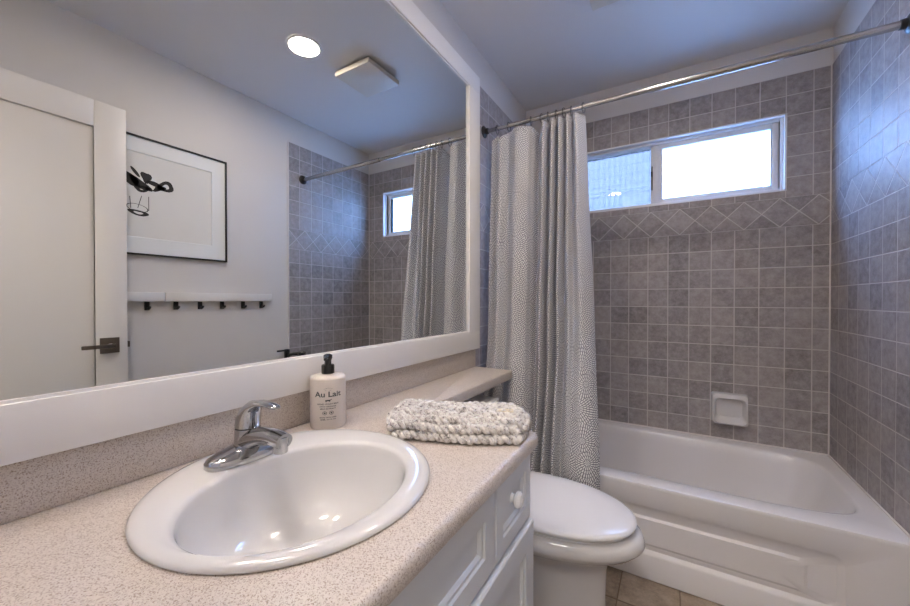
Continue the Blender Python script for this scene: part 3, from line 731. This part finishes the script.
downlight(0.25, 0.16, 'round lit recessed ceiling light above the vanity, its reflection showing in the window', L1)
fn = thing('exhaust_fan', 'square cream plastic exhaust fan cover on the ceiling', 'exhaust fan', (0.693, 1.565, CE))
B('housing', (0.585, 0.80, 1.460, 1.67, CE - 0.022, CE + 0.001), M['gap'], fn)
B('cover', (0.565, 0.822, 1.438, 1.692, CE - 0.044, CE - 0.016), M['fan'], fn, bev=0.005)
B('cover_clip', [(0.60 + 0.075 * k, 0.612 + 0.075 * k, 1.475, 1.68, CE - 0.017, CE - 0.001) for k in range(3)], M['fan'], fn)

# ------------------------------------------------------------------ right wall, seen in the mirror
XR = W + G
pc = thing('framed_picture', 'black-framed ink drawing in a wide white mat on the right wall, beside the door', 'picture', (XR, 0.78, 1.37))
PY0, PY1, PZ0, PZ1 = 0.31, 1.206, 1.366, 1.970
B('frame', [(XR - 0.022, XR, PY0, PY0 + 0.008, PZ0, PZ1), (XR - 0.022, XR, PY1 - 0.008, PY1, PZ0, PZ1), (XR - 0.022, XR, PY0, PY1, PZ0, PZ0 + 0.008), (XR - 0.022, XR, PY0, PY1, PZ1 - 0.008, PZ1)], M['black'], pc, bev=0.001)
B('print', (XR - 0.008, XR - 0.002, PY0 + 0.006, PY1 - 0.006, PZ0 + 0.006, PZ1 - 0.006), M['paper'], pc)
my0, my1, mz0, mz1 = PY0 + 0.09, 1.122, 1.458, 1.885
bm = bmesh.new()
def q(y0, y1, z0, z1, x): return [(x, y0, z0), (x, y1, z0), (x, y1, z1), (x, y0, z1)]
loft(bm, [q(PY0 + 0.006, PY1 - 0.006, PZ0 + 0.006, PZ1 - 0.006, XR - 0.012), q(my0 - 0.003, my1 + 0.003, mz0 - 0.003, mz1 + 0.003, XR - 0.012), q(my0, my1, mz0, mz1, XR - 0.0075)], cap0=False, cap1=False)
finish('mat_board', bm, M['mat'], pc, smooth=0)
bm = bmesh.new(); XI = XR - 0.0085
def blob(cy_, cz_, a, b, rot, n=18, x=None, hole=0.0, wob=0.0):
    pts = []
    for k in range(n):
        t = 2 * PI * k / n; rr_ = 1 + wob * math.sin(3 * t + cy_ * 40)
        u, v = a * rr_ * math.cos(t), b * rr_ * math.sin(t); pts.append((cy_ + u * math.cos(rot) - v * math.sin(rot), cz_ + u * math.sin(rot) + v * math.cos(rot)))
    if hole:
        inn = [(cy_ + (y - cy_) * hole, cz_ + (z - cz_) * hole) for y, z in pts]
        for k in range(n):
            j = (k + 1) % n; bm.faces.new([bm.verts.new((XI, *p)) for p in (pts[k], pts[j], inn[j], inn[k])])
    else: bm.faces.new([bm.verts.new((XI, *p)) for p in pts])
def PX(u, v):  # picture point as read from the mirror -> on the print
    fx, yw = 366.58, yaw
    k = (u - 455) / fx; dx = -(1.468 + 0.8749); c, s = math.cos(yw), math.sin(yw)
    y = dx * (c + k * s) / (k * c - s); dep = -dx * s + y * c
    return (y, 1.1353 - (v - 303 + 2.9) / fx * dep)
blob(*PX(141, 184), 0.055, 0.020, -0.55, wob=0.15); blob(*PX(130, 178), 0.050, 0.024, -0.7, wob=0.1)
blob(*PX(147, 178), 0.022, 0.028, 0.3, wob=0.2); blob(*PX(166.5, 187.5), 0.038, 0.028, 0.3, hole=0.42, wob=0.12); blob(*PX(160, 189), 0.030, 0.014, 0.5, wob=0.2)
blob(*PX(156, 185), 0.040, 0.012, -0.25, wob=0.1); blob(*PX(143, 189), 0.034, 0.017, 0.1, hole=0.35, wob=0.15)
blob(*PX(139, 213), 0.044, 0.014, -0.12, hole=0.45, wob=0.08); blob(*PX(138, 208), 0.046, 0.020, -0.12, hole=0.9)
for a_, b_ in (((130, 196), (131, 208)), ((149, 197), (149, 211)), ((142, 196), (138, 208))):
    (ya, za), (yb, zb_) = PX(*a_), PX(*b_); bm.faces.new([bm.verts.new((XI, *p)) for p in ((ya, za), (ya + 0.003, za), (yb + 0.003, zb_), (yb, zb_))])
blob(*PX(136, 172), 0.030, 0.008, -0.9)
ik = finish('ink_drawing', bm, M['ink'], pc, smooth=0)

def coat_rail(y0, y1, hooks, label):
    r_ = thing('coat_hook_rail', label, 'hook rail', (XR, (y0 + y1) / 2, 1.12), 'white hook rails on the right wall')
    B('ledge', (XR - 0.030, XR, y0, y1, 1.128, 1.176), M['trim'], r_, bev=0.002)
    for y in hooks:
        bm = bmesh.new(); box(bm, XR - 0.010, XR - 0.001, y - 0.011, y + 0.011, 1.082, 1.127, 0.002)
        tube(bm, [(XR - 0.008, y, 1.092), (XR - 0.034, y, 1.092), (XR - 0.042, y, 1.100)], 0.006, 10); finish('hook', bm, M['black'], r_)
coat_rail(0.48, 0.882, [0.814, 0.69, 0.56], 'white hook rail with black hooks, nearer the open door')
coat_rail(0.886, 1.489, [0.943, 1.062, 1.182, 1.308, 1.426], 'white hook rail with five black hooks, nearer the shower')
th = thing('toilet_paper_holder', 'small black wall holder with a bare bar beside the tile edge', 'paper holder', (XR, 1.607, 0.76))
bm = bmesh.new(); box(bm, XR - 0.030, XR - 0.002, 1.594, 1.620, 0.712, 0.790, 0.003); finish('wall_post', bm, M['black'], th)
bm = bmesh.new(); box(bm, XR - 0.030, XR - 0.018, 1.528, 1.597, 0.778, 0.790, 0.002); finish('bar', bm, M['black'], th)
